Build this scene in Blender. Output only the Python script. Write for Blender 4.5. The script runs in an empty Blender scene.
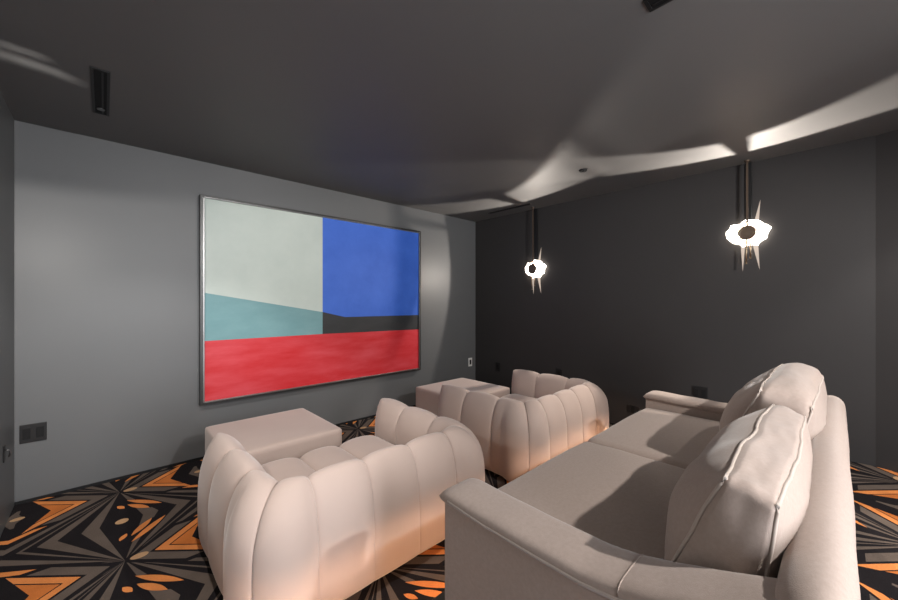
import bpy, bmesh, math, random
from mathutils import Vector, Matrix, noise
from math import sin, cos, pi, sqrt, radians, atan2
random.seed(7)
scn = bpy.context.scene
COL = scn.collection

# ------------------------------------------------------------------ camera
HC = 1.287
cd = bpy.data.cameras.new('camera')
cd.sensor_width = 36.0
cd.lens = 36.0 * 366.0 / 898.0
cd.shift_y = 2.0 / 898.0
cd.clip_start = 0.02
cam = bpy.data.objects.new('camera', cd)
COL.objects.link(cam)
cam.location = (0, 0, HC)
fwd = Vector((0.6855, 0.728, 0)).normalized()
cam.rotation_euler = fwd.to_track_quat('-Z', 'Y').to_euler()
scn.camera = cam

# ------------------------------------------------------------------ world, exposure, light levels
w = bpy.data.worlds.new('world')
scn.world = w
w.use_nodes = True
w.node_tree.nodes['Background'].inputs[0].default_value = (0.75, 0.85, 1.0, 1)
w.node_tree.nodes['Background'].inputs[1].default_value = 0.3
vs = scn.view_settings
vs.view_transform = 'Standard'
vs.look = 'None'
vs.exposure = 0.0
vs.gamma = 1.0
vs.use_curve_mapping = False

SCONCE_W = 140.0      # each wall lamp
FRONT_W = 120.0        # added ceiling downlight over the nearest armchair
HOOD_W = 45.0          # added hooded fill lamp on the left wall
CRYSTAL_E = 12.0
LED_E = 60.0
DOWN_W = 92.0         # added ceiling downlights behind the sofa
BACK_FILL_W = 120.0          # added fill light in the opening behind the camera

def area(name, loc, target, sx, sy, power, color):
    l = bpy.data.lights.new(name, 'AREA')
    l.shape = 'RECTANGLE'; l.size = sx; l.size_y = sy
    l.energy = power; l.color = color
    o = bpy.data.objects.new(name, l)
    COL.objects.link(o)
    o.location = loc
    o.rotation_euler = (Vector(target) - Vector(loc)).to_track_quat('-Z', 'Y').to_euler()
    return o

def point(name, loc, power, color, radius):
    l = bpy.data.lights.new(name, 'POINT')
    l.energy = power; l.color = color; l.shadow_soft_size = radius
    o = bpy.data.objects.new(name, l)
    COL.objects.link(o)
    o.location = loc
    return o

# added fill light in an unseen opening in the wall behind the camera
area('added_back_fill', (0.62, -1.96, 1.08), (0.9, 3.0, 1.0), 0.9, 2.0, BACK_FILL_W, (0.92, 0.95, 1.0))

# ------------------------------------------------------------------ room numbers
H = 2.44
XL, XR = -0.415, 3.89
YF, YB = 3.576, -1.9
RISE = 0.147
RY = 1.02            # front of the raised floor
YC = -0.18           # where the right wall turns
XB = 3.40            # right end of the back wall

# ------------------------------------------------------------------ helpers
def link(name, bm, m, parent=None, smooth=False, loc=None):
    me = bpy.data.meshes.new(name)
    bmesh.ops.recalc_face_normals(bm, faces=bm.faces[:])
    bm.to_mesh(me); bm.free()
    if isinstance(m, (list, tuple)):
        for k in m: me.materials.append(k)
    elif m: me.materials.append(m)
    if smooth:
        for p in me.polygons: p.use_smooth = True
    o = bpy.data.objects.new(name, me)
    COL.objects.link(o)
    if parent: o.parent = parent
    if loc: o.location = loc
    return o

def thing(name, label, cat, loc=(0, 0, 0), rz=0, group=None):
    o = bpy.data.objects.new(name, None)
    o.empty_display_size = 0.1
    COL.objects.link(o)
    o.location = loc; o.rotation_euler = (0, 0, rz)
    o['label'] = label; o['category'] = cat
    if group: o['group'] = group
    return o

def struct(name, bm, m, **k):
    o = link(name, bm, m, **k)
    o['kind'] = 'structure'
    return o

def dup(root, loc, rz, label, group=None):
    r = root.copy(); COL.objects.link(r)
    r.location = loc; r.rotation_euler = (0, 0, rz); r['label'] = label
    if group: r['group'] = group
    for ch in list(root.children):
        c = ch.copy(); COL.objects.link(c); c.parent = r
        for g in list(ch.children):
            d = g.copy(); COL.objects.link(d); d.parent = c
    return r

def box(bm, x0, x1, y0, y1, z0, z1, bev=0.0, seg=2):
    vs_ = [bm.verts.new((x, y, z)) for z in (z0, z1) for y in (y0, y1) for x in (x0, x1)]
    f = [(0, 1, 3, 2), (4, 5, 7, 6), (0, 1, 5, 4), (2, 3, 7, 6), (0, 2, 6, 4), (1, 3, 7, 5)]
    fs = [bm.faces.new([vs_[i] for i in q]) for q in f]
    if bev:
        es = list({e for q in fs for e in q.edges})
        bmesh.ops.bevel(bm, geom=es, offset=bev, segments=seg, affect='EDGES', profile=0.5)
    return bm

def nb(): return bmesh.new()

def grid(bm, nu, nv, fn, cu=False, cv=False):
    """surface from fn(i,j) with nu x nv samples; optional closing in u or v"""
    P = [[bm.verts.new(fn(i, j)) for j in range(nv)] for i in range(nu)]
    for i in range(nu if cu else nu - 1):
        for j in range(nv if cv else nv - 1):
            a, b = P[i][j], P[(i + 1) % nu][j]
            c_, d = P[(i + 1) % nu][(j + 1) % nv], P[i][(j + 1) % nv]
            try: bm.faces.new((a, b, c_, d))
            except ValueError: pass
    return P

def tube(bm, pts, r, n=8, closed=False):
    pts = [Vector(p) for p in pts]
    N = len(pts); rings = []
    up = Vector((0, 0, 1))
    for i, p in enumerate(pts):
        a = pts[(i - 1) % N] if (closed or i > 0) else p
        b = pts[(i + 1) % N] if (closed or i < N - 1) else p
        t = (b - a).normalized()
        u = up if abs(t.dot(up)) < 0.95 else Vector((1, 0, 0))
        s_ = t.cross(u).normalized(); q = s_.cross(t)
        rings.append([bm.verts.new(p + r * (cos(2 * pi * k / n) * s_ + sin(2 * pi * k / n) * q)) for k in range(n)])
    for i in range(N if closed else N - 1):
        A, B = rings[i], rings[(i + 1) % N]
        for k in range(n):
            bm.faces.new((A[k], A[(k + 1) % n], B[(k + 1) % n], B[k]))
    if not closed:
        bm.faces.new(rings[0]); bm.faces.new(rings[-1])
    return bm

def cyl(bm, c0, c1, r0, r1=None, n=32):
    r1 = r0 if r1 is None else r1
    c0, c1 = Vector(c0), Vector(c1)
    t = (c1 - c0).normalized()
    u = Vector((0, 0, 1)) if abs(t.z) < 0.9 else Vector((1, 0, 0))
    s_ = t.cross(u).normalized(); q = s_.cross(t)
    A = [bm.verts.new(c0 + r0 * (cos(2 * pi * k / n) * s_ + sin(2 * pi * k / n) * q)) for k in range(n)]
    B = [bm.verts.new(c1 + r1 * (cos(2 * pi * k / n) * s_ + sin(2 * pi * k / n) * q)) for k in range(n)]
    for k in range(n): bm.faces.new((A[k], A[(k + 1) % n], B[(k + 1) % n], B[k]))
    bm.faces.new(A); bm.faces.new(B)
    return bm

def lathe_x(bm, prof, n=40):
    """profile of (x, r) spun about the x axis"""
    return grid(bm, n, len(prof), lambda i, j: (prof[j][0], prof[j][1] * cos(2 * pi * i / n), prof[j][1] * sin(2 * pi * i / n)), cu=True)

def lerp_table(T, v):
    if v <= T[0][0]: return T[0][1:]
    for a, b in zip(T, T[1:]):
        if v <= b[0]:
            k = (v - a[0]) / (b[0] - a[0])
            return tuple(p + (q - p) * k for p, q in zip(a[1:], b[1:]))
    return T[-1][1:]

# ------------------------------------------------------------------ node helper
class V:
    """a value in a shader tree with arithmetic that grows Math nodes"""
    def __init__(s, nt, sock): s.nt = nt; s.s = sock
    def _op(s, op, b=None, c=None, rev=False):
        n = s.nt.nodes.new('ShaderNodeMath'); n.operation = op
        args = [s] if b is None else ([b, s] if rev else [s, b])
        if c is not None: args.append(c)
        for k, a in enumerate(args):
            if isinstance(a, V): s.nt.links.new(a.s, n.inputs[k])
            else: n.inputs[k].default_value = a
        return V(s.nt, n.outputs[0])
    def __add__(s, b): return s._op('ADD', b)
    __radd__ = __add__
    def __sub__(s, b): return s._op('SUBTRACT', b)
    def __rsub__(s, b): return s._op('SUBTRACT', b, rev=True)
    def __mul__(s, b): return s._op('MULTIPLY', b)
    __rmul__ = __mul__
    def __truediv__(s, b): return s._op('DIVIDE', b)
    def lt(s, b): return s._op('LESS_THAN', b)
    def gt(s, b): return s._op('GREATER_THAN', b)
    def abs(s): return s._op('ABSOLUTE')
    def fract(s): return s._op('FRACT')
    def floor(s): return s._op('FLOOR')
    def max(s, b): return s._op('MAXIMUM', b)
    def min(s, b): return s._op('MINIMUM', b)
    def atan2(s, b): return s._op('ARCTAN2', b)
    def sqrt(s): return s._op('SQRT')

def between(v, a, b): return v.gt(a) * v.lt(b)

def new_mat(name, base=(0.5, 0.5, 0.5), rough=0.5, metal=0.0, spec=0.5, sheen=0.0):
    m = bpy.data.materials.new(name); m.use_nodes = True
    p = m.node_tree.nodes['Principled BSDF']
    p.inputs['Base Color'].default_value = (*base, 1)
    p.inputs['Roughness'].default_value = rough
    p.inputs['Metallic'].default_value = metal
    p.inputs['Specular IOR Level'].default_value = spec
    if sheen:
        p.inputs['Sheen Weight'].default_value = sheen
        p.inputs['Sheen Roughness'].default_value = 0.4
    return m, m.node_tree, p

def coords(nt, kind='Object'):
    return nt.nodes.new('ShaderNodeTexCoord').outputs[kind]

def noise_node(nt, co, scale, detail=3, rough=0.55, scl=(1, 1, 1)):
    mp = nt.nodes.new('ShaderNodeMapping'); mp.inputs['Scale'].default_value = scl
    nt.links.new(co, mp.inputs[0])
    n = nt.nodes.new('ShaderNodeTexNoise')
    n.inputs['Scale'].default_value = scale; n.inputs['Detail'].default_value = detail
    n.inputs['Roughness'].default_value = rough
    nt.links.new(mp.outputs[0], n.inputs['Vector'])
    return n.outputs[0]

def mix_col(nt, fac, a, b):
    n = nt.nodes.new('ShaderNodeMix'); n.data_type = 'RGBA'
    f = fac.s if isinstance(fac, V) else fac
    if hasattr(f, 'is_output'): nt.links.new(f, n.inputs[0])
    else: n.inputs[0].default_value = f
    for k, c_ in ((6, a), (7, b)):
        if hasattr(c_, 'is_output'): nt.links.new(c_, n.inputs[k])
        else: n.inputs[k].default_value = (*c_, 1)
    return n.outputs[2]

def ramp(nt, fac, stops):
    r = nt.nodes.new('ShaderNodeValToRGB')
    e = r.color_ramp.elements
    e[0].position, e[0].color = stops[0][0], (*stops[0][1], 1)
    e[1].position, e[1].color = stops[-1][0], (*stops[-1][1], 1)
    for p_, c_ in stops[1:-1]:
        k = e.new(p_); k.color = (*c_, 1)
    nt.links.new(fac, r.inputs[0])
    return r.outputs[0]

def bump(nt, p, h, strength, dist=0.002):
    b = nt.nodes.new('ShaderNodeBump')
    b.inputs['Strength'].default_value = strength; b.inputs['Distance'].default_value = dist
    nt.links.new(h, b.inputs['Height'])
    nt.links.new(b.outputs[0], p.inputs['Normal'])

def varied(name, a, b, rough, scale=6, metal=0, spec=0.5, sheen=0, bumpk=0, bscale=300, scl=(1, 1, 1), kind='Object', bdist=0.002):
    m, nt, p = new_mat(name, a, rough, metal, spec, sheen)
    co = coords(nt, kind)
    nt.links.new(mix_col(nt, noise_node(nt, co, scale, 4, 0.6, scl), a, b), p.inputs['Base Color'])
    if bumpk: bump(nt, p, noise_node(nt, co, bscale, 2, 0.6), bumpk, bdist)
    return m

# ------------------------------------------------------------------ materials
M = {}
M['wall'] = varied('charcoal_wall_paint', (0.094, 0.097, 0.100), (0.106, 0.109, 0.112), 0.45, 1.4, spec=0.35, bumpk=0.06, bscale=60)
M['wall_shaded'] = varied('charcoal_paint_shaded', (0.030, 0.028, 0.028), (0.037, 0.035, 0.035), 0.55, 1.6, spec=0.2, bumpk=0.08, bscale=45)  # right wall's shade put into a darker copy of the wall paint
M['ceiling'] = varied('charcoal_ceiling_paint', (0.106, 0.105, 0.105), (0.120, 0.119, 0.118), 0.55, 1.2, spec=0.35, bumpk=0.05, bscale=50)
M['black'] = varied('matt_black', (0.008, 0.008, 0.009), (0.013, 0.013, 0.013), 0.6, 20, spec=0.15)
M['black_gloss'] = varied('satin_black_plastic', (0.010, 0.010, 0.011), (0.016, 0.016, 0.016), 0.4, 20, spec=0.25)
M['white_plastic'] = varied('white_plastic', (0.62, 0.62, 0.6), (0.66, 0.66, 0.64), 0.4, 20)
M['brass'] = varied('aged_brass', (0.42, 0.32, 0.22), (0.50, 0.38, 0.26), 0.32, 12, metal=1.0)
M['bronze'] = varied('dark_bronze', (0.10, 0.075, 0.055), (0.14, 0.10, 0.075), 0.4, 12, metal=0.6)
M['steel'] = varied('brushed_steel_frame', (0.16, 0.16, 0.16), (0.24, 0.24, 0.24), 0.35, 8, metal=0.9)
M['frame_black'] = varied('black_frame_wood', (0.012, 0.012, 0.012), (0.022, 0.022, 0.022), 0.35, 10)
M['velvet'] = varied('blush_velvet', (0.385, 0.300, 0.262), (0.43, 0.338, 0.296), 0.75, 5, spec=0.2, sheen=0.35, bumpk=0.12, bscale=260)
M['sofa'] = varied('oatmeal_woven_fabric', (0.275, 0.217, 0.186), (0.372, 0.298, 0.258), 0.85, 90, spec=0.15, sheen=0.25, bumpk=0.35, bscale=420)
M['sofa_seam'] = varied('oatmeal_piping', (0.36, 0.30, 0.26), (0.42, 0.355, 0.31), 0.8, 60, spec=0.15, sheen=0.2)
M['plinth'] = varied('dark_plinth', (0.03, 0.025, 0.02), (0.04, 0.034, 0.03), 0.6, 12)

def emission(name, col, strength, transparent=False):
    m = bpy.data.materials.new(name); m.use_nodes = True
    nt = m.node_tree; nt.nodes.clear()
    out = nt.nodes.new('ShaderNodeOutputMaterial')
    e = nt.nodes.new('ShaderNodeEmission')
    e.inputs[0].default_value = (*col, 1); e.inputs[1].default_value = strength
    if transparent:
        t = nt.nodes.new('ShaderNodeBsdfTransparent')
        a = nt.nodes.new('ShaderNodeAddShader')
        nt.links.new(t.outputs[0], a.inputs[0]); nt.links.new(e.outputs[0], a.inputs[1])
        nt.links.new(a.outputs[0], out.inputs[0])
    else: nt.links.new(e.outputs[0], out.inputs[0])
    return m
M['led'] = emission('warm_led', (1.0, 0.60, 0.36), LED_E)
M['crystal'] = emission('glowing_rock_crystal', (1.0, 0.90, 0.78), CRYSTAL_E / 2, True)
M['light_streak'] = emission('painted_light_streak', (1.0, 0.82, 0.68), 0.28, True)
M['lamp'] = emission('lamp_lens', (1.0, 0.93, 0.83), 12)

def carpet_material():
    m, nt, p = new_mat('art_deco_fan_carpet', (0.1, 0.1, 0.1), 0.95, spec=0.1)
    co = coords(nt)
    sp = nt.nodes.new('ShaderNodeSeparateXYZ'); nt.links.new(co, sp.inputs[0])
    X, Y = V(nt, sp.outputs[0]), V(nt, sp.outputs[1])
    T = 0.90
    a = (((X - 0.075) / T + 0.5).fract() - 0.5) * T
    b = (((Y - 2.43) / T + 0.5).fract() - 0.5) * T
    A, B = a.abs(), b.abs()                      # from the centre of a fan
    h = T / 2
    ang = A.atan2(B) * (180 / pi)                # 0 along the column, 90 along the row
    mH = B / 0.20 + (h - A) / h                  # diamonds between fans of a row
    black, taupe, orange, cream, rust = (0.012, 0.010, 0.011), (0.108, 0.083, 0.068), (0.62, 0.215, 0.062), (0.46, 0.28, 0.15), (0.50, 0.150, 0.036)
    c_ = black
    def put(mask, colr):
        nonlocal c_
        c_ = mix_col(nt, mask, c_, colr)
    # rays of the fan; mirrored at the tile edge they close into chevrons
    put(between(ang, 12, 20.5), taupe)
    put(between(ang, 30, 36.5), taupe)
    put(between(ang, 40.5, 42), taupe)
    put(between(ang, 46.5, 50.5), taupe)
    put(between(ang, 55.5, 59.5) * A.gt(0.17), orange)
    put(between(ang, 55.5, 58.0) * A.lt(0.17), taupe)
    # orange slivers lying along the rays
    def sliver(cx, cy, dx, dy, lx, ly, colr):
        n_ = sqrt(dx * dx + dy * dy); dx /= n_; dy /= n_
        p1 = (a - cx) * dx + (B - cy) * dy
        p2 = (a - cx) * dy - (B - cy) * dx
        put((p1 * p1 / (lx * lx) + p2.abs() / ly).lt(1.0), colr)
    sliver(0.105, 0.285, 0.78, 1.0, 0.150, 0.050, black)
    sliver(0.082, 0.305, 0.72, 1.0, 0.085, 0.019, orange)
    sliver(0.112, 0.262, 0.86, 1.0, 0.125, 0.019, orange)
    sliver(0.000, 0.250, 0.50, 1.0, 0.035, 0.014, orange)
    # along the row: nested arrowheads that point at the fan centre
    A2 = A - 0.04 * a.lt(0)
    tip = A2 - 1.12 * B
    put(tip.gt(-0.02) * B.lt(0.215), black)
    put(between(tip, 0.015, 0.095) * B.lt(0.185), taupe)
    end = A2 - 0.42 * B
    head = tip.gt(0.115) * end.lt(0.275)
    put(head, orange)
    put(head * tip.gt(0.172), black)
    put(head * tip.gt(0.182), rust)
    put(tip.gt(0.115) * between(end, 0.385, 0.60) * B.lt(0.12), taupe)
    # small cream ovals
    def oval(x, y, rx, ry): return ((x / rx) * (x / rx) + (y / ry) * (y / ry)).lt(1.0)
    put(oval(a, h - B, 0.030, 0.030), cream)
    put(oval(a - 0.055, b, 0.036, 0.024), cream)
    put(oval(h - A, B, 0.030, 0.022), cream)
    nz = noise_node(nt, co, 220, 2, 0.7)
    n2 = noise_node(nt, co, 9, 3, 0.5)
    hsv = nt.nodes.new('ShaderNodeHueSaturation')
    nt.links.new(c_, hsv.inputs['Color'])
    val = V(nt, nz) * 0.7 + V(nt, n2) * 0.5 + 0.4
    nt.links.new(val.s, hsv.inputs['Value'])
    nt.links.new(hsv.outputs[0], p.inputs['Base Color'])
    bump(nt, p, nz, 0.6, 0.004)
    return m
M['carpet'] = carpet_material()

# ------------------------------------------------------------------ setting
bm = nb()
q = [bm.verts.new(v) for v in [(XL, RY, 0), (XR, RY, 0), (XR, YF, 0), (XL, YF, 0)]]
bm.faces.new(q)
t0 = [bm.verts.new(v) for v in [(XL, RY, RISE), (XR, RY, RISE)]]
bm.faces.new((q[0], q[1], t0[1], t0[0]))
r_ = [bm.verts.new(v) for v in [(XR, YC, RISE), (XB, YB - 0.4, RISE), (XL, YB - 0.4, RISE)]]
bm.faces.new((t0[0], t0[1], r_[0], r_[1], r_[2]))
struct('floor', bm, M['carpet'])

def wall(name, pts, thick_dir, m, z0=0.0, z1=H, holes=()):
    """vertical slab from pts[0] to pts[1] with thickness away from the room"""
    bm = nb()
    (xa, ya), (xb, yb) = pts
    dx, dy = thick_dir
    P = [(xa, ya), (xb, yb), (xb + dx, yb + dy), (xa + dx, ya + dy)]
    lo = [bm.verts.new((*k, z0)) for k in P]; hi = [bm.verts.new((*k, z1)) for k in P]
    for i in range(4): bm.faces.new((lo[i], lo[(i + 1) % 4], hi[(i + 1) % 4], hi[i]))
    bm.faces.new(lo); bm.faces.new(hi)
    return struct(name, bm, m)

wall('wall_front', ((XL - 0.1, YF), (XR + 0.1, YF)), (0, 0.1), M['wall'])
wall('wall_left', ((XL, YB), (XL, YF)), (-0.1, 0), M['wall'])
wall('wall_right', ((XR, YC), (XR, YF)), (0.1, 0), M['wall_shaded'])
wall('wall_right_rear', ((XB, YB), (XR, YC)), (0.1, 0.02), M['wall_shaded'])
# back wall with an opening added for the fill light
bm = nb()
box(bm, XL - 0.1, 0.15, YB - 0.1, YB, 0, H)
box(bm, 1.10, XB + 0.1, YB - 0.1, YB, 0, H)
box(bm, 0.15, 1.10, YB - 0.1, YB, 2.12, H)
struct('wall_back', bm, M['wall_shaded'])
bm = nb(); box(bm, XL - 0.1, XR + 0.1, YB - 0.4, YF + 0.1, H, H + 0.1)
struct('ceiling', bm, M['ceiling'])
# carpet covered nosing of the raised floor
bm = nb(); box(bm, XL, XR, RY - 0.001, RY + 0.045, RISE - 0.030, RISE + 0.004, 0.006)
struct('trim_1', bm, M['plinth'])
# dark low skirting line
bm = nb(); box(bm, XL, XR, YF - 0.008, YF, 0, 0.018); struct('baseboard_front', bm, M['black'])
bm = nb(); box(bm, XR - 0.008, XR, RY, YF, 0, 0.018); struct('baseboard_right', bm, M['black'])

# ------------------------------------------------------------------ LED strip under the nosing
bm = nb(); box(bm, XL + 0.05, XR - 0.05, RY + 0.001, RY + 0.014, RISE - 0.048, RISE - 0.036)
o = link('led_strip', bm, M['led'])
o['label'] = 'warm glowing LED strip under the edge of the raised floor behind the armchairs'; o['category'] = 'light strip'

# ------------------------------------------------------------------ painting
YP = 3.53
paint = thing('abstract_painting', 'large framed abstract painting of white, blue, teal, black and red blocks on front wall', 'painting', (1.70, YF, 1.305))
def PW(x, y, z): return (x - 1.70, y - YF, z - 1.305)
X0, X1, Z0, Z1 = 0.562, 2.833, 0.452, 2.157
bm = nb()
def pbox(bm, x0, x1, y0, y1, z0, z1, bev=0.0):
    a_, b_ = PW(x0, y0, z0), PW(x1, y1, z1)
    box(bm, a_[0], b_[0], a_[1], b_[1], a_[2], b_[2], bev)
for (a_, b_, c0, d0) in ((X0, X0 + 0.016, Z0, Z1), (X1 - 0.016, X1, Z0, Z1), (X0 + 0.016, X1 - 0.016, Z0, Z0 + 0.016), (X0 + 0.016, X1 - 0.016, Z1 - 0.016, Z1)):
    pbox(bm, a_, b_, YP - 0.016, YF - 0.002, c0, d0)
link('frame', bm, M['frame_black'], paint)
bm = nb()
g0 = 0.016
for (a_, b_, c0, d0) in ((X0 + g0, X0 + g0 + 0.013, Z0 + g0, Z1 - g0), (X1 - g0 - 0.009, X1 - g0, Z0 + g0, Z1 - g0), (X0 + g0, X1 - g0, Z0 + g0, Z0 + g0 + 0.009), (X0 + g0, X1 - g0, Z1 - g0 - 0.009, Z1 - g0)):
    pbox(bm, a_, b_, YP - 0.02, YP + 0.005, c0, d0, 0.002)
link('inner_fillet', bm, M['steel'], paint)
bm = nb(); pbox(bm, X0 + 0.016, X1 - 0.016, YP + 0.003, YF - 0.001, Z0 + 0.016, Z1 - 0.016)
link('backing_board', bm, M['frame_black'], paint)
def art(name, a, b, scale, scl):
    m, nt, p = new_mat(name, a, 0.5, spec=0.25)
    co = coords(nt)
    f = V(nt, noise_node(nt, co, scale, 6, 0.65, scl))
    r = ramp(nt, f.s, [(0.35, a), (0.7, b)])
    nt.links.new(r, p.inputs['Base Color'])
    bump(nt, p, noise_node(nt, co, 90, 3, 0.6, (1, 1, 1)), 0.15, 0.001)
    return m
arts = {
 'white': art('painted_white', (0.40, 0.455, 0.425), (0.46, 0.515, 0.48), 2.0, (1, 1, 1)),
 'blue': art('painted_blue', (0.028, 0.100, 0.46), (0.045, 0.130, 0.54), 3.0, (1, 1, 1)),
 'teal': art('painted_teal', (0.125, 0.25, 0.27), (0.155, 0.29, 0.31), 3.0, (1, 1, 2)),
 'black': art('painted_black', (0.022, 0.024, 0.026), (0.032, 0.033, 0.036), 3.0, (1, 1, 3)),
 'red': art('painted_red', (0.45, 0.013, 0.017), (0.52, 0.055, 0.070), 1.6, (1, 1, 5)),
}
CX0, CX1, CZ0, CZ1 = 0.592, 2.808, 0.478, 2.131
regions = [
 ('white_field', 'white', [(CX0, CZ1), (1.588, CZ1), (1.588, 1.187), (CX0, 1.362)]),
 ('teal_field', 'teal', [(CX0, 1.362), (1.588, 1.187), (1.588, 0.967), (CX0, 0.969)]),
 ('blue_field', 'blue', [(1.588, CZ1), (CX1, CZ1), (CX1, 1.128), (1.831, 1.130), (1.588, 1.187)]),
 ('black_field', 'black', [(1.588, 1.187), (1.831, 1.130), (CX1, 1.128), (CX1, 0.951), (1.588, 0.967)]),
 ('red_field', 'red', [(CX0, 0.969), (1.588, 0.967), (CX1, 0.951), (CX1, CZ0), (CX0, CZ0)]),
]
cv = nb(); pbox(cv, CX0 - 0.001, CX1 + 0.001, YP + 0.0005, YP + 0.003, CZ0 - 0.001, CZ1 + 0.001)
canvas = link('canvas', cv, arts['white'], paint)
for nm, mt, pts in regions:
    bm = nb()
    f_ = [bm.verts.new(PW(x, YP - 0.001, z)) for x, z in pts]
    k_ = [bm.verts.new(PW(x, YP + 0.001, z)) for x, z in pts]
    bm.faces.new(f_); bm.faces.new(k_)
    for i in range(len(pts)): bm.faces.new((f_[i], f_[(i + 1) % len(pts)], k_[(i + 1) % len(pts)], k_[i]))
    o = link(nm, bm, arts[mt], canvas)
    o['label'] = mt + ' painted area'

# ------------------------------------------------------------------ wall sconces
# local frame: wall plane x = 0, the lamp points along -x
SRC = 0.032                     # bulb to wall
def sconce(name, label, loc, rz, power):
    t = thing(name, label, 'wall lamp', loc, rz, 'wall sconces of the room')
    bm = nb()                   # wall cup: stops light towards the wall
    cup = [(0.0, 0.02), (0.0, 0.070), (-0.010, 0.074), (-0.040, 0.090), (-SRC - 0.042, 0.096), (-SRC - 0.042, 0.092), (-0.040, 0.085), (-0.014, 0.068), (-0.012, 0.0)]
    lathe_x(bm, [(-0.0005, 0.0)] + cup); bmesh.ops.remove_doubles(bm, verts=bm.verts[:], dist=1e-5)
    link('wall_cup', bm, M['bronze'], t, True)
    bm = nb()                   # front disc: hides the bulb
    lathe_x(bm, [(-SRC - 0.058, 0.0), (-SRC - 0.058, 0.054), (-SRC - 0.060, 0.060), (-SRC - 0.064, 0.061), (-SRC - 0.068, 0.057), (-SRC - 0.069, 0.05), (-SRC - 0.066, 0.046), (-SRC - 0.068, 0.03), (-SRC - 0.070, 0.0)])
    bmesh.ops.remove_doubles(bm, verts=bm.verts[:], dist=1e-5)
    link('front_disc', bm, M['bronze'], t, True)
    for k in range(3):          # thin arms that carry the disc
        bm = nb()
        a_ = pi / 2 + 2 * pi * k / 3 + pi / 3
        tube(bm, [(-0.050, 0.090 * cos(a_), 0.090 * sin(a_)), (-SRC - 0.040, 0.080 * cos(a_), 0.080 * sin(a_)), (-SRC - 0.060, 0.05 * cos(a_), 0.05 * sin(a_))], 0.0018, 6)
        link('disc_arm', bm, M['brass'], t, True)
    for (y, z0, z1, x) in ((0.004, -0.245, -0.055, -SRC - 0.064), (-0.020, -0.20, -0.065, -SRC - 0.046)):
        bm = nb(); cyl(bm, (x, y, z0), (x, y, z1), 0.0055, n=12)
        cyl(bm, (x, y, z1 if z0 > 0 else z0), (x, y, (z1 if z0 > 0 else z0) + (0.01 if z0 > 0 else -0.01)), 0.0075, n=12)
        link('rod', bm, M['brass'], t, True)
    bm = nb(); zt = H - loc[2]      # thin bar that hangs the disc from the ceiling, and a dark strip put in for its shadow on the wall
    box(bm, -SRC - 0.055, -SRC - 0.045, -0.007, 0.007, 0.035, zt - 0.012)
    link('hanging_bar', bm, M['bronze'], t)
    bm = nb(); cyl(bm, (-SRC - 0.05, 0, zt - 0.014), (-SRC - 0.05, 0, zt), 0.022, n=24); link('ceiling_cup', bm, M['bronze'], t)
    bm = nb(); box(bm, -0.014, -0.0005, -0.020, 0.020, 0.11, zt - 0.002, 0.002); link('wall_shadow_strip', bm, M['black_gloss'], t)
    # irregular shards of rock crystal around the cup, glowing
    rnd = random.Random(11)
    bm = nb(); n = 60
    prof = [0.185, 0.190, 0.168, 0.180, 0.138, 0.128, 0.136, 0.150, 0.138, 0.140, 0.150, 0.150, 0.148, 0.168, 0.186, 0.160, 0.152, 0.160, 0.140, 0.136, 0.150, 0.122, 0.126, 0.120, 0.142, 0.126, 0.130, 0.150, 0.160, 0.178]
    def rad(i):
        f = i / n * len(prof); a_ = int(f) % len(prof); b_ = (a_ + 1) % len(prof); k = f - int(f)
        return prof[a_] * (1 - k) + prof[b_] * k
    sec = [(-0.014, 0.0), (-0.008, 0.45), (-0.012, 1.0), (-0.030, 0.97), (-0.046, 0.6), (-0.050, 0.0)]
    def fx(i, j):
        x, k = sec[j]
        r0 = 0.092 if j > 0 else 0.078
        r0 = {0: 0.080, 1: 0.084, 2: 0.088, 3: 0.092, 4: 0.095, 5: 0.096}[j]
        R_ = r0 + (rad(i) * 0.79 - 0.09) * k
        a_ = 2 * pi * i / n
        j_ = 0.004 * noise.noise(Vector((cos(a_) * 3, sin(a_) * 3, j)))
        return (x + j_, R_ * cos(a_), R_ * sin(a_))
    grid(bm, n, len(sec), fx, cu=True)
    link('crystal_shade', bm, M['crystal'], t, False)
    for (y0, y1, z0, z1, wd) in ((-0.052, -0.075, 0.09, 0.27, 0.016), (0.035, 0.038, -0.09, -0.31, 0.016), (-0.045, -0.070, -0.09, -0.30, 0.020)):  # glowing slivers put in for the streaks of light on the wall
        bm = nb()
        ring = lambda y, z, w_, x: [bm.verts.new((x + w_ * 0.5 * cos(2 * pi * k / 6), y + w_ * sin(2 * pi * k / 6), z)) for k in range(6)]
        A_, B_ = ring(y0, z0, wd, -0.026), ring(y0 * 0.6 + y1 * 0.4, z0 * 0.6 + z1 * 0.4, wd * 0.62, -0.022)
        T_ = bm.verts.new((-0.012, y1, z1))
        for k in range(6):
            bm.faces.new((A_[k], A_[(k + 1) % 6], B_[(k + 1) % 6], B_[k])); bm.faces.new((B_[k], B_[(k + 1) % 6], T_))
        bm.faces.new(A_)
        link('wall_light_streak', bm, M['light_streak'], t)
    bm = nb(); bmesh.ops.create_uvsphere(bm, u_segments=16, v_segments=10, radius=0.008, matrix=Matrix.Translation((-SRC + 0.016, 0, 0)))
    link('bulb', bm, M['lamp'], t, True)
    c_, s_ = cos(rz), sin(rz)
    point(name + '_light', (loc[0] + c_ * -SRC, loc[1] + s_ * -SRC, loc[2]), power, (1.0, 0.90, 0.80), 0.003)
    return t
ZS, ZS2 = 1.843, 1.685
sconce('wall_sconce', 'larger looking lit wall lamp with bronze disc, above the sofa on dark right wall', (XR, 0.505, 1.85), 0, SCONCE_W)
sconce('wall_sconce', 'smaller looking lit wall lamp with bronze disc, nearest the far room corner', (XR, 2.55, 1.69), 0, SCONCE_W * 0.5)

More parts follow.
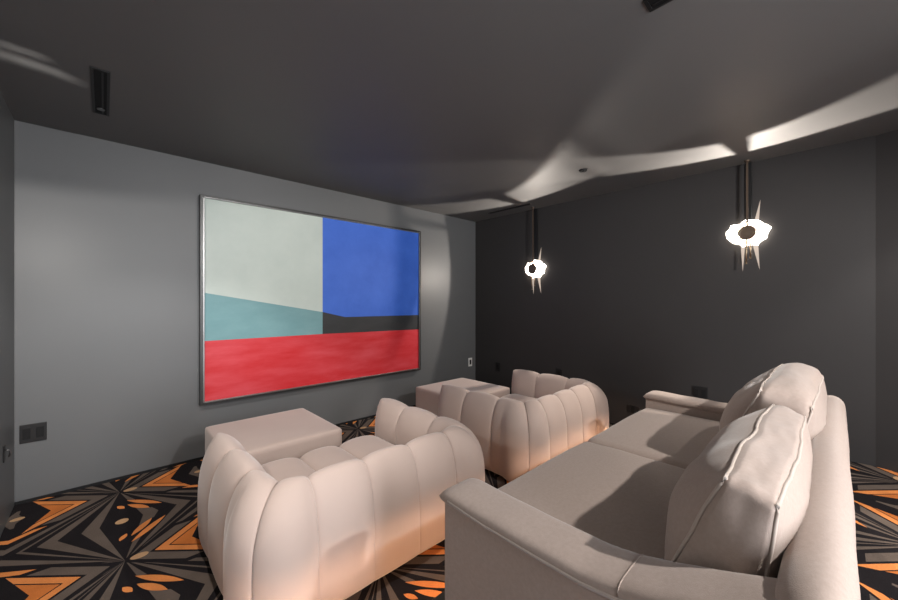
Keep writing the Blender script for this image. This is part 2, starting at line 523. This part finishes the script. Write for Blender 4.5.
# added fill lamp on the left wall, unseen: lights downwards, hood slotted for ceiling streaks
LL = Vector((XL + 0.022, 2.20, 1.70))
t = thing('hooded_wall_lamp', 'added hooded fill lamp on the left wall, out of view', 'wall lamp', (XL, LL.y, LL.z))
bm = nb(); cyl(bm, (0.0005, 0, 0), (0.012, 0, 0), 0.05, n=28); link('added_lamp_plate', bm, M['bronze'], t, False)
SLOTS = [[(-0.45, 2.62), (-0.17, 2.66), (-0.06, 2.755), (-0.21, 2.715), (-0.45, 2.70)], [(-0.45, 2.535), (-0.20, 2.555), (-0.19, 2.58), (-0.45, 2.575)]]
def inside(p_, poly):
    r_ = False
    for (xa, ya), (xb, yb) in zip(poly, poly[1:] + poly[:1]):
        if (ya > p_[1]) != (yb > p_[1]) and p_[0] < (xb - xa) * (p_[1] - ya) / (yb - ya) + xa: r_ = not r_
    return r_
bm = nb()
NE, NA = 90, 180
def dome(i, j):
    el = radians(14 + 76 * i / NE); az = radians(-90 + 180 * j / NA)
    return Vector((cos(el) * cos(az), cos(el) * sin(az), sin(el)))
P_ = [[bm.verts.new(dome(i, j) * 0.085 + Vector((0.022, 0, 0))) for j in range(NA + 1)] for i in range(NE + 1)]
for i in range(NE):
    for j in range(NA):
        v = dome(i + 0.5, j + 0.5)
        q_ = LL + v * ((H - LL.z) / v.z)
        if any(inside((q_.x, q_.y), s_) for s_ in SLOTS): continue
        bm.faces.new((P_[i][j], P_[i + 1][j], P_[i + 1][j + 1], P_[i][j + 1]))
bm.faces.new([bm.verts.new((0.022 + x, y, z)) for x, y, z in ((0, -0.0825, 0.0205), (0, 0.0825, 0.0205), (-0.0215, 0.0825, 0.0205), (-0.0215, -0.0825, 0.0205))])
link('hood', bm, M['bronze'], t)
bm = nb(); bmesh.ops.create_uvsphere(bm, u_segments=16, v_segments=10, radius=0.008, matrix=Matrix.Translation((0.022, 0, -0.014)))
link('bulb', bm, M['lamp'], t, True)
point('hooded_wall_lamp_light', LL, HOOD_W, (1.0, 0.95, 0.89), 0.004)  # light of the added fill lamp

# ------------------------------------------------------------------ channel tufted tub chairs
W2, DEP, TH = 0.665, 1.07, 0.25           # half width, depth, wall thickness
RC = TH / 2 + 0.006
LS = DEP - TH / 2 - RC - 0.06            # straight side of the centre line
LA = RC * pi / 2
LB = 2 * (W2 - TH / 2 - RC)
LT = 2 * LS + 2 * LA + LB
def centre(s):
    """centre line of the U from the left front end to the right front end: point, outward normal"""
    yb = TH / 2 + RC
    if s < LS: return Vector((-W2 + TH / 2, yb + LS - s, 0)), Vector((-1, 0, 0))
    s -= LS
    if s < LA:
        a_ = s / RC
        n_ = Vector((-cos(a_), -sin(a_), 0))
        return Vector((-W2 + TH / 2 + RC, yb, 0)) + RC * n_, n_
    s -= LA
    if s < LB: return Vector((-W2 + TH / 2 + RC + s, TH / 2, 0)), Vector((0, -1, 0))
    s -= LB
    if s < LA:
        a_ = s / RC
        n_ = Vector((sin(a_), -cos(a_), 0))
        return Vector((W2 - TH / 2 - RC, yb, 0)) + RC * n_, n_
    s -= LA
    return Vector((W2 - TH / 2, yb + s, 0)), Vector((1, 0, 0))
half = [0.0, 0.33, 0.66 - 0.01, LS + LA / 2, LS + LA + LB / 2 - 0.385, LS + LA + LB / 2 - 0.128]
BND = half + [LT - v for v in reversed(half)]
# profile round the wall: outside bottom -> top -> inside bottom, (normal, z)
PRO = [(0.098, 0.030), (0.110, 0.05), (0.116, 0.10), (0.120, 0.20), (0.119, 0.30), (0.112, 0.38), (0.096, 0.45), (0.070, 0.51), (0.034, 0.553), (0.004, 0.566), (-0.03, 0.556), (-0.068, 0.520), (-0.095, 0.46), (-0.108, 0.40), (-0.112, 0.30), (-0.110, 0.12), (-0.10, 0.030)]
# denser profile by subdividing
def dense(P_, k):
    out = []
    for i in range(len(P_) - 1):
        for j in range(k):
            f = j / k
            p0 = P_[max(i - 1, 0)]; p1 = P_[i]; p2 = P_[i + 1]; p3 = P_[min(i + 2, len(P_) - 1)]
            out.append(tuple(0.5 * ((2 * b) + (-a + c_) * f + (2 * a - 5 * b + 4 * c_ - d) * f * f + (-a + 3 * b - 3 * c_ + d) * f ** 3) for a, b, c_, d in zip(p0, p1, p2, p3)))
    out.append(P_[-1]); return out
PRO = dense(PRO, 2)
NP = len(PRO)
def puff(s, b0, b1):
    u = 2 * (s - b0) / (b1 - b0) - 1
    u = max(-1, min(1, u))
    return (1 - abs(u) ** 2.4) ** 0.55
def tub_piece(bounds, front_first=False, front_last=False):
    bm = nb()
    smp = []
    for ci, (b0, b1) in enumerate(zip(bounds, bounds[1:])):
        n = 18
        for k in range(n + (1 if ci == len(bounds) - 2 else 0)):
            u = -cos(pi * k / n)
            smp.append((b0 + (b1 - b0) * (u + 1) / 2, b0, b1))
    def fn(i, j):
        s, b0, b1 = smp[i]
        c_, n_ = centre(s)
        d, z = PRO[j]
        pf = puff(s, b0, b1)
        dz = z - 0.30; dl = sqrt(d * d + (dz * 0.55) ** 2) + 1e-6
        low = min(1, max(0.0, (z - 0.02) / 0.20))
        amt = 0.018 * (pf - 1.0) * (0.45 + 0.55 * low)
        # front end: whole section closes in a round nose
        e = None
        if front_first and b0 == bounds[0]: e = (s - b0) / 0.16
        if front_last and b1 == bounds[-1]: e = (b1 - s) / 0.16
        sc = 1.0
        if e is not None and e < 1:
            sc = sqrt(max(0, 1 - (1 - e) ** 2)) ** 0.8
            if pf < 1: amt = amt * min(1, e)
        d2 = d + amt * d / dl
        z2 = z + amt * dz * 0.55 / dl * 1.4 if z > 0.3 else z
        if sc < 1:
            d2 *= max(sc, 0.02); z2 = 0.03 + (z2 - 0.03) * (0.94 + 0.06 * sc)
        if d2 > 0:                  # squarer outer corners
            d2 += 0.072 * abs(2 * n_.x * n_.y) * min(1, d2 / 0.10)
        p_ = c_ + n_ * d2
        return (p_.x, p_.y, z2)
    P_ = grid(bm, len(smp), NP, fn)
    for i in range(len(smp) - 1):           # close the underside
        try: bm.faces.new((P_[i][0], P_[i + 1][0], P_[i + 1][-1], P_[i][-1]))
        except ValueError: pass
    for i in (0, -1):
        try: bm.faces.new(P_[i])
        except ValueError: pass
    return bm
def tub_chair(label, loc):
    t = thing('tub_armchair', label, 'armchair', loc, 0, 'channel tufted tub armchairs')
    link('armrest', tub_piece(BND[0:4], front_first=True), M['velvet'], t, True)
    link('backrest', tub_piece(BND[3:9]), M['velvet'], t, True)
    link('armrest', tub_piece(BND[8:12], front_last=True), M['velvet'], t, True)
    # seat of three puffed channels running front to back
    bm = nb()
    xs = [-0.415, -0.13, 0.13, 0.415]
    cols = []
    for b0, b1 in zip(xs, xs[1:]):
        n = 14
        for k in range(n + (1 if b1 == xs[-1] else 0)):
            cols.append((b0 + (b1 - b0) * (1 - cos(pi * k / n)) / 2, b0, b1))
    rows = []                               # (y, z, weight): over the top then down the front
    for k in range(9): rows.append((0.16 + 0.68 * k / 8, 0.355, 1.0, 0))
    for k in range(1, 9):
        a_ = pi / 2 * k / 8
        rows.append((0.84 + 0.15 * sin(a_), 0.205 + 0.15 * cos(a_), 1.0, a_))
    rows += [(0.995, 0.15, 1, pi / 2), (0.985, 0.08, 0.8, pi / 2), (0.96, 0.03, 0.4, pi / 2)]
    def fs(i, j):
        x, b0, b1 = cols[i]
        y, z, wt, a_ = rows[j]
        pf = 0.042 * (puff(x, b0, b1) - 1) * wt
        return (x, y + pf * sin(a_), z + pf * cos(a_))
    grid(bm, len(cols), len(rows), fs)
    link('seat', bm, M['velvet'], t, True)
    bm = nb(); box(bm, -0.55, 0.55, 0.08, 0.93, 0.0, 0.035)
    link('plinth', bm, M['plinth'], t)
    return t
chair = tub_chair('tufted blush velvet tub armchair nearest the camera, left of the sofa arm', (1.010, 1.40, 0))
c2 = dup(chair, (2.705, 1.40, 0), 0, 'tufted blush velvet tub armchair farther right, between the sofa and far corner ottoman')

c2.scale = (0.965, 1, 1.01)
# ------------------------------------------------------------------ ottomans
def rounded_box(bm, sx, sy, sz, r, crown=0.0, n=14, zc=None):
    """box of half sizes with rounded edges and a slightly crowned top"""
    def face(ax, sg):
        o1, o2 = [k for k in range(3) if k != ax]
        S = (sx, sy, sz)
        def par(k):
            # denser near the edges
            u = -1 + 2 * k / n
            return u * (1.0 if abs(u) > 0.999 else 1) if False else math.copysign(abs(sin(u * pi / 2)), u)
        def fn(i, j):
            p_ = [0, 0, 0]; p_[ax] = sg * S[ax]; p_[o1] = par(i) * S[o1]; p_[o2] = par(j) * S[o2]
            inner = [max(-S[k] + r, min(S[k] - r, p_[k])) for k in range(3)]
            d = Vector(p_) - Vector(inner)
            if d.length > 1e-9: d = d.normalized() * r
            v = Vector(inner) + d
            if crown and v.z > 0:
                v.z += crown * (1 - (v.x / sx) ** 4) * (1 - (v.y / sy) ** 4) * (v.z / sz)
            return v
        grid(bm, n + 1, n + 1, fn)
    for ax in range(3):
        for sg in (-1, 1): face(ax, sg)
    bmesh.ops.remove_doubles(bm, verts=bm.verts[:], dist=1e-5)
    return bm
def ottoman(label, loc):
    t = thing('ottoman', label, 'ottoman', loc, 0, 'square velvet ottomans')
    bm = nb(); rounded_box(bm, 0.365, 0.365, 0.165, 0.022, 0.006)
    link('cushion_top', bm, M['velvet'], t, True, (0, 0, 0.03 + 0.175))
    bm = nb(); box(bm, -0.31, 0.31, -0.31, 0.31, 0, 0.042)
    link('plinth', bm, M['plinth'], t)
    return t
ot = ottoman('square blush velvet ottoman in front of the nearest armchair, below the painting', (0.900, 2.835, 0))
dup(ot, (2.815, 2.775, 0), 0, 'square blush velvet ottoman in front of the farther armchair, by the far corner')

# ------------------------------------------------------------------ sofa
SX0, SX1 = 0.810, 2.815          # outer sides
SYF, SYB = 0.905, -0.03
sofa = thing('sofa', 'two seat oatmeal fabric sofa with loose back cushions, on the raised floor at right', 'sofa', (1.825, 0.43, RISE))
OX, OY, OZ = 1.825, 0.43, RISE
def L(x, y, z): return Vector((x - OX, y - OY, z - OZ))
# frame below the seat cushions
bm = nb(); rounded_box(bm, (SX1 - SX0) / 2 - 0.14, 0.42, 0.105, 0.015)
link('base', bm, M['sofa'], sofa, True, L(1.825, 0.44, RISE + 0.155))
for fx_ in (SX0 + 0.08, SX1 - 0.08):
    for fy_ in (0.05, 0.82):
        bm = nb(); p_ = L(fx_, fy_, RISE)
        box(bm, p_.x - 0.025, p_.x + 0.025, p_.y - 0.025, p_.y + 0.025, 0, 0.05, 0.004)
        link('foot', bm, M['plinth'], sofa)
# arm: side panel below, padded cap above that sweeps up into the back
def arm_top(y):
    return lerp_table([(-0.03, 0.800), (0.02, 0.786), (0.08, 0.760), (0.16, 0.728), (0.25, 0.698), (0.33, 0.677), (0.41, 0.667), (0.54, 0.666), (0.71, 0.667), (0.84, 0.676), (0.92, 0.682)], y)[0]
AW = 0.145
def make_arm(x0, side):
    bm = nb()
    n = 40
    ys = [SYB + 0.02 + (SYF - 0.012 - SYB - 0.02) * k / n for k in range(n + 1)]
    i0, i1 = x0 + (0.012 if side < 0 else 0.004), x0 + AW - (0.004 if side < 0 else 0.012)
    secs = []
    for y in ys:
        zt = arm_top(y) - 0.025
        secs.append([L(i0, y, RISE + 0.045), L(i0, y, zt), L(i1, y, zt), L(i1, y, RISE + 0.045)])
    grid(bm, len(secs), 4, lambda i, j: secs[i][j], cv=True)
    for e in (0, -1):
        bm.faces.new([bm.verts.new(v) for v in secs[e]])
    bmesh.ops.remove_doubles(bm, verts=bm.verts[:], dist=1e-5)
    a_ = link('arm', bm, M['sofa'], sofa)
    # cap
    bm = nb()
    m_ = 20
    N_ = 70
    def sec(i, j):
        f = i / N_
        y = SYB + 0.03 + (SYF + 0.004 - SYB - 0.03) * f
        th_ = 2 * pi * j / m_
        hw, hh = AW / 2 + 0.012 * max(0.0, min(1.0, (y - 0.04) / 0.15)) - 0.004, 0.025
        ce = abs(cos(th_)) ** 0.45 * math.copysign(1, cos(th_)); se = abs(sin(th_)) ** 0.75 * math.copysign(1, sin(th_))
        end = min(1.0, (SYF + 0.004 - y) / 0.045)
        k = sqrt(max(0.0, 1 - (1 - end) ** 2))
        back = min(1.0, (y - SYB - 0.03) / 0.05); kb = sqrt(max(0.0, 1 - (1 - back) ** 2))
        k = min(k, kb)
        zc = arm_top(y) - hh + 0.004 * noise.noise(Vector((y * 7, x0 * 3, 0.3)))
        zc -= (1 - min(1, (SYF + 0.004 - y) / 0.10)) ** 2 * 0.012
        return L(x0 + AW / 2 + hw * ce * (0.9 + 0.1 * k), y, zc + hh * se * max(k, 0.05))
    P_ = grid(bm, N_ + 1, m_, sec, cv=True)
    bm.faces.new(P_[0]); bm.faces.new(P_[-1])
    cp = link('arm_cap', bm, M['sofa'], a_, True)
    # piping along the outer lower edge of the cap
    bm = nb()
    xo = x0 - 0.007 if side < 0 else x0 + AW + 0.007
    pts = [L(xo, 0.16 + (SYF - 0.045 - 0.16) * k / 50, arm_top(0.16 + (SYF - 0.045 - 0.16) * k / 50) - 0.030) for k in range(51)]
    tube(bm, pts, 0.0034, 6)
    link('piping', bm, M['sofa_seam'], a_, True)
    bm = nb()                                # seam across the cap where it turns into the back
    ring = [sec(int(N_ * 0.36), j) for j in range(m_ + 1)]
    tube(bm, [v + Vector((0, 0, 0.0005)) for v in ring[:m_ // 2 + 1]], 0.0016, 6)
    link('seam', bm, M['sofa'], a_, True)
make_arm(SX0, -1)
make_arm(SX1 - AW, 1)
# back frame, rounded over its top and far corner
bm = nb()
prof = [(SYB + 0.03, RISE + 0.045), (SYB + 0.012, 0.35), (SYB, 0.60), (SYB + 0.002, 0.75), (SYB + 0.012, 0.785), (SYB + 0.035, 0.803), (SYB + 0.065, 0.803), (SYB + 0.095, 0.785), (SYB + 0.112, 0.74), (SYB + 0.13, 0.55), (SYB + 0.14, RISE + 0.045)]
prof = dense(prof, 3)
nx = 60
def fb(i, j):
    f = i / nx
    x = SX0 + 0.004 + (SX1 - SX0 - 0.008) * f
    y, z = prof[j]
    e = min(x - SX0, SX1 - x) / 0.10
    k = sqrt(max(0, 1 - (1 - min(1, e)) ** 2))
    z2 = z if z < 0.60 else 0.60 + (z - 0.60) * (0.72 + 0.28 * k)
    y2 = (SYB + 0.07) + (y - SYB - 0.07) * (0.55 + 0.45 * k)
    return L(x, y2 + 0.004 * noise.noise(Vector((x * 3, z * 4, 1))), z2 + 0.003 * noise.noise(Vector((x * 5, 0, 2))))
P_ = grid(bm, nx + 1, len(prof), fb)
bm.faces.new(P_[0]); bm.faces.new(P_[-1])
link('backrest', bm, M['sofa'], sofa, True)

def cushion(name, half_, r, cr_f, cr_b, cr_u, cr_e, mat, n=30, seed=0, wr=0.004, taper=0.0, eu=2.4):
    """stuffed cushion: x width, y thickness, z height; crowns on front/back (y), top/bottom (z) and ends (x)"""
    sx, sy, sz = half_
    def defo(v):
        u, t_, w_ = v.x / sx, v.y / sy, v.z / sz
        du, dt, dw = max(0, 1 - abs(u) ** eu), max(0, 1 - abs(t_) ** 2.2), max(0, 1 - abs(w_) ** 2.4)
        p_ = v.copy()
        p_.y *= 1 - taper * (w_ + 1) / 2
        p_.y += (cr_f if t_ > 0 else -cr_b) * abs(t_) * du * dw
        p_.z += math.copysign(cr_u, w_) * abs(w_) * du * dt ** 0.5
        p_.x += math.copysign(cr_e, u) * abs(u) * dt * dw
        nz = noise.noise_vector(Vector((v.x * 5 + seed, v.y * 7, v.z * 5)))
        n2 = noise.noise_vector(Vector((v.x * 16 + seed, v.y * 16, v.z * 12)))
        return p_ + nz * wr + n2 * wr * 0.35
    bm = nb()
    def par(k):
        u = -1 + 2 * k / n
        return math.copysign(abs(sin(u * pi / 2)) ** 0.9, u)
    S = (sx, sy, sz)
    for ax in range(3):
        o1, o2 = [k for k in range(3) if k != ax]
        for sg in (-1, 1):
            def fn(i, j):
                p_ = [0, 0, 0]; p_[ax] = sg * S[ax]; p_[o1] = par(i) * S[o1]; p_[o2] = par(j) * S[o2]
                inner = [max(-S[k] + r, min(S[k] - r, p_[k])) for k in range(3)]
                d = Vector(p_) - Vector(inner)
                if d.length > 1e-9: d = d.normalized() * r
                return defo(Vector(inner) + d)
            grid(bm, n + 1, n + 1, fn)
    bmesh.ops.remove_doubles(bm, verts=bm.verts[:], dist=1e-5)
    o = link(name, bm, mat, sofa, True)
    return o, defo
def piping_loop(o, defo, half_, sgn, r_in, rr=0.0045):
    """piping round the face at y = sgn * half thickness"""
    sx, sy, sz = half_
    q_ = 0.29 * r_in
    pts = []
    y = sgn * (sy - q_)
    a_, b_ = sx - q_, sz - q_
    N_ = 24
    for k in range(N_): pts.append((-a_ + 2 * a_ * k / N_, y, b_))
    for k in range(N_): pts.append((a_, y, b_ - 2 * b_ * k / N_))
    for k in range(N_): pts.append((a_ - 2 * a_ * k / N_, y, -b_))
    for k in range(N_): pts.append((-a_, y, -b_ + 2 * b_ * k / N_))
    bm = nb(); tube(bm, [defo(Vector(p_)) for p_ in pts], rr, 6, closed=True)
    return link('piping', bm, M['sofa_seam'], o, True)
# seat cushions
ix0, ix1 = SX0 + AW + 0.006, SX1 - AW - 0.006
cw = (ix1 - ix0) / 2
for k in range(2):
    hs = (cw / 2 - 0.002, 0.395, 0.078)
    o, df = cushion('seat_cushion', hs, 0.03, 0.012, 0.0, 0.016, 0.002, M['sofa'], 26, k * 3.1, 0.003)
    o.location = L(ix0 + cw * (k + 0.5), 0.50, 0.503)
# back cushions leaning on the frame
for k in range(2):
    hs = (cw / 2 - 0.004, 0.092 if k == 0 else 0.110, 0.158 if k == 0 else 0.180)
    o, df = cushion('back_cushion', hs, 0.024 if k == 0 else 0.04, 0.080, 0.050, 0.006 if k == 0 else 0.045, 0.012, M['sofa'], 48, 5 + k * 2.7, 0.009, 0.50 if k == 0 else 0.30, 5.0)
    o.location = L(ix0 + 0.012 + cw * (k + 0.5), 0.165 if k == 0 else 0.180, 0.747 if k == 0 else 0.764)
    o.rotation_euler = (radians(16.5), 0, 0)
    piping_loop(o, df, hs, 1, 0.024 if k == 0 else 0.04)
    piping_loop(o, df, hs, -1, 0.024 if k == 0 else 0.04)

# ------------------------------------------------------------------ ceiling fittings
def slot(label, x0, x1, y0, y1, spot=True):
    t = thing('slot_downlight', label, 'ceiling slot', ((x0 + x1) / 2, (y0 + y1) / 2, H), 0, 'black ceiling slots')
    hx, hy = (x1 - x0) / 2, (y1 - y0) / 2
    bm = nb(); e = 0.012
    box(bm, -hx, hx, -hy, -hy + e, -0.006, 0); box(bm, -hx, hx, hy - e, hy, -0.006, 0)
    box(bm, -hx, -hx + e, -hy + e, hy - e, -0.006, 0); box(bm, hx - e, hx, -hy + e, hy - e, -0.006, 0)
    link('trim', bm, M['black_gloss'], t)
    bm = nb(); box(bm, -hx + e, hx - e, -hy + e, hy - e, -0.002, 0)
    link('recess', bm, M['black'], t)
    if spot:
        bm = nb(); cyl(bm, (0, hy - 0.08, -0.0025), (0, hy - 0.08, -0.0075), 0.018, n=20)
        link('lens', bm, M['steel'], t)
        bm = nb(); box(bm, 0.004, 0.012, -hy + 0.02, hy - 0.02, -0.005, -0.002)
        link('divider', bm, M['black_gloss'], t)
    return t
slot('black rectangular slot in the ceiling near the left wall', -0.052, 0.022, 2.50, 3.09)
slot('black rectangular slot in the ceiling at the top edge of the view', 1.497, 1.574, -0.08, 0.51)
slot('long narrow black slot in the ceiling beside the far wall lamp', 3.62, 3.66, 2.47, 3.10, False)
t = thing('ceiling_sensor', 'small round black fitting on the ceiling in the bright arc', 'ceiling fitting', (3.044, 1.525, H))
bm = nb(); cyl(bm, (0, 0, -0.012), (0, 0, 0), 0.030, 0.034); link('cover', bm, M['black'], t)
bm = nb(); cyl(bm, (0, 0, -0.018), (0, 0, -0.012), 0.012, 0.016); link('nozzle', bm, M['black_gloss'], t)

def downlight(label, x, y, power, tilt, size):  # lamps added out of view to brighten the room
    t = thing('added_downlight', label, 'downlight', (x, y, H), 0, 'added recessed downlights')
    bm = nb()
    pr = ((0.085, 0), (0.085, -0.006), (0.06, -0.006), (0.06, -0.002))
    grid(bm, 32, 4, lambda i, j: (pr[j][0] * cos(2 * pi * i / 32), pr[j][0] * sin(2 * pi * i / 32), pr[j][1]), cu=True)
    link('trim_ring', bm, M['black_gloss'], t, False)
    bm = nb(); cyl(bm, (0, 0, -0.003), (0, 0, -0.001), 0.06); link('lens', bm, M['lamp'], t)
    sp = bpy.data.lights.new('added_downlight_beam', 'SPOT')
    sp.energy = power; sp.color = (1.0, 0.96, 0.92); sp.spot_size = radians(size); sp.spot_blend = 0.4; sp.shadow_soft_size = 0.03
    so = bpy.data.objects.new('added_downlight_beam', sp); COL.objects.link(so)
    so.location = (x, y, H - 0.03); so.rotation_euler = (radians(tilt), 0, 0)
downlight('added recessed downlight in the ceiling behind the middle of the sofa', 1.55, -1.55, DOWN_W * 3.7, 38, 150)
downlight('added recessed downlight in the ceiling behind the sofa, by the right wall', 3.25, -0.75, DOWN_W * 0.7, 0, 100)
downlight('added recessed downlight in the ceiling above the space between left wall and nearest armchair', 0.28, 1.48, FRONT_W, 26, 85)

# ------------------------------------------------------------------ wall plates
def plate(label, cat, loc, rz, wd, ht, m, inner, kind='outlet', gangs=1):
    """local frame: wall plane y = 0, plate stands out along -y"""
    t = thing(kind, label, cat, loc, rz)
    bm = nb(); box(bm, -wd / 2, wd / 2, -0.006, 0, -ht / 2, ht / 2, 0.002); link('cover_plate', bm, m, t)
    for g in range(gangs):
        cx = (g - (gangs - 1) / 2) * wd / gangs
        bm = nb(); box(bm, cx - 0.017, cx + 0.017, -0.009, -0.005, -0.034, 0.034, 0.0015)
        link('receptacle' if kind == 'outlet' else 'rocker', bm, inner, t)
    return t
plate('double black outlet plate low on the front wall, by the left corner', 'outlet', (-0.335, YF, 0.44), 0, 0.118, 0.118, M['black_gloss'], M['black'], 'outlet', 2)
plate('white rimmed wall plate on the front wall right of the painting', 'outlet', (3.778, YF, 0.435), 0, 0.075, 0.118, M['white_plastic'], M['black'], 'outlet')
plate('black outlet on the right wall nearest the far corner', 'outlet', (XR, 3.161, 0.405), -pi / 2, 0.075, 0.118, M['black_gloss'], M['black'])
plate('black outlet on the right wall just above the farther armchair', 'outlet', (XR, 2.245, 0.44), -pi / 2, 0.075, 0.118, M['black_gloss'], M['black'])
plate('black outlet on the right wall just above the sofa far arm', 'outlet', (XR, 0.847, 0.47), -pi / 2, 0.118, 0.118, M['black_gloss'], M['black'], 'outlet', 2)
plate('low black outlet on the right wall between farther armchair and sofa', 'outlet', (XR, 1.418, 0.20), -pi / 2, 0.118, 0.075, M['black_gloss'], M['black'])
t = thing('wall_hook', 'small dark metal hook plate on the left wall by the corner', 'wall fitting', (XL, 3.232, 0.428), pi / 2)
bm = nb(); box(bm, -0.022, 0.022, -0.005, 0, -0.045, 0.045, 0.002); link('plate', bm, M['black_gloss'], t)
bm = nb(); tube(bm, [(0, -0.005, 0.02), (0, -0.022, 0.018), (0, -0.026, 0.0), (0, -0.02, -0.02)], 0.005, 8); link('hook', bm, M['steel'], t, True)
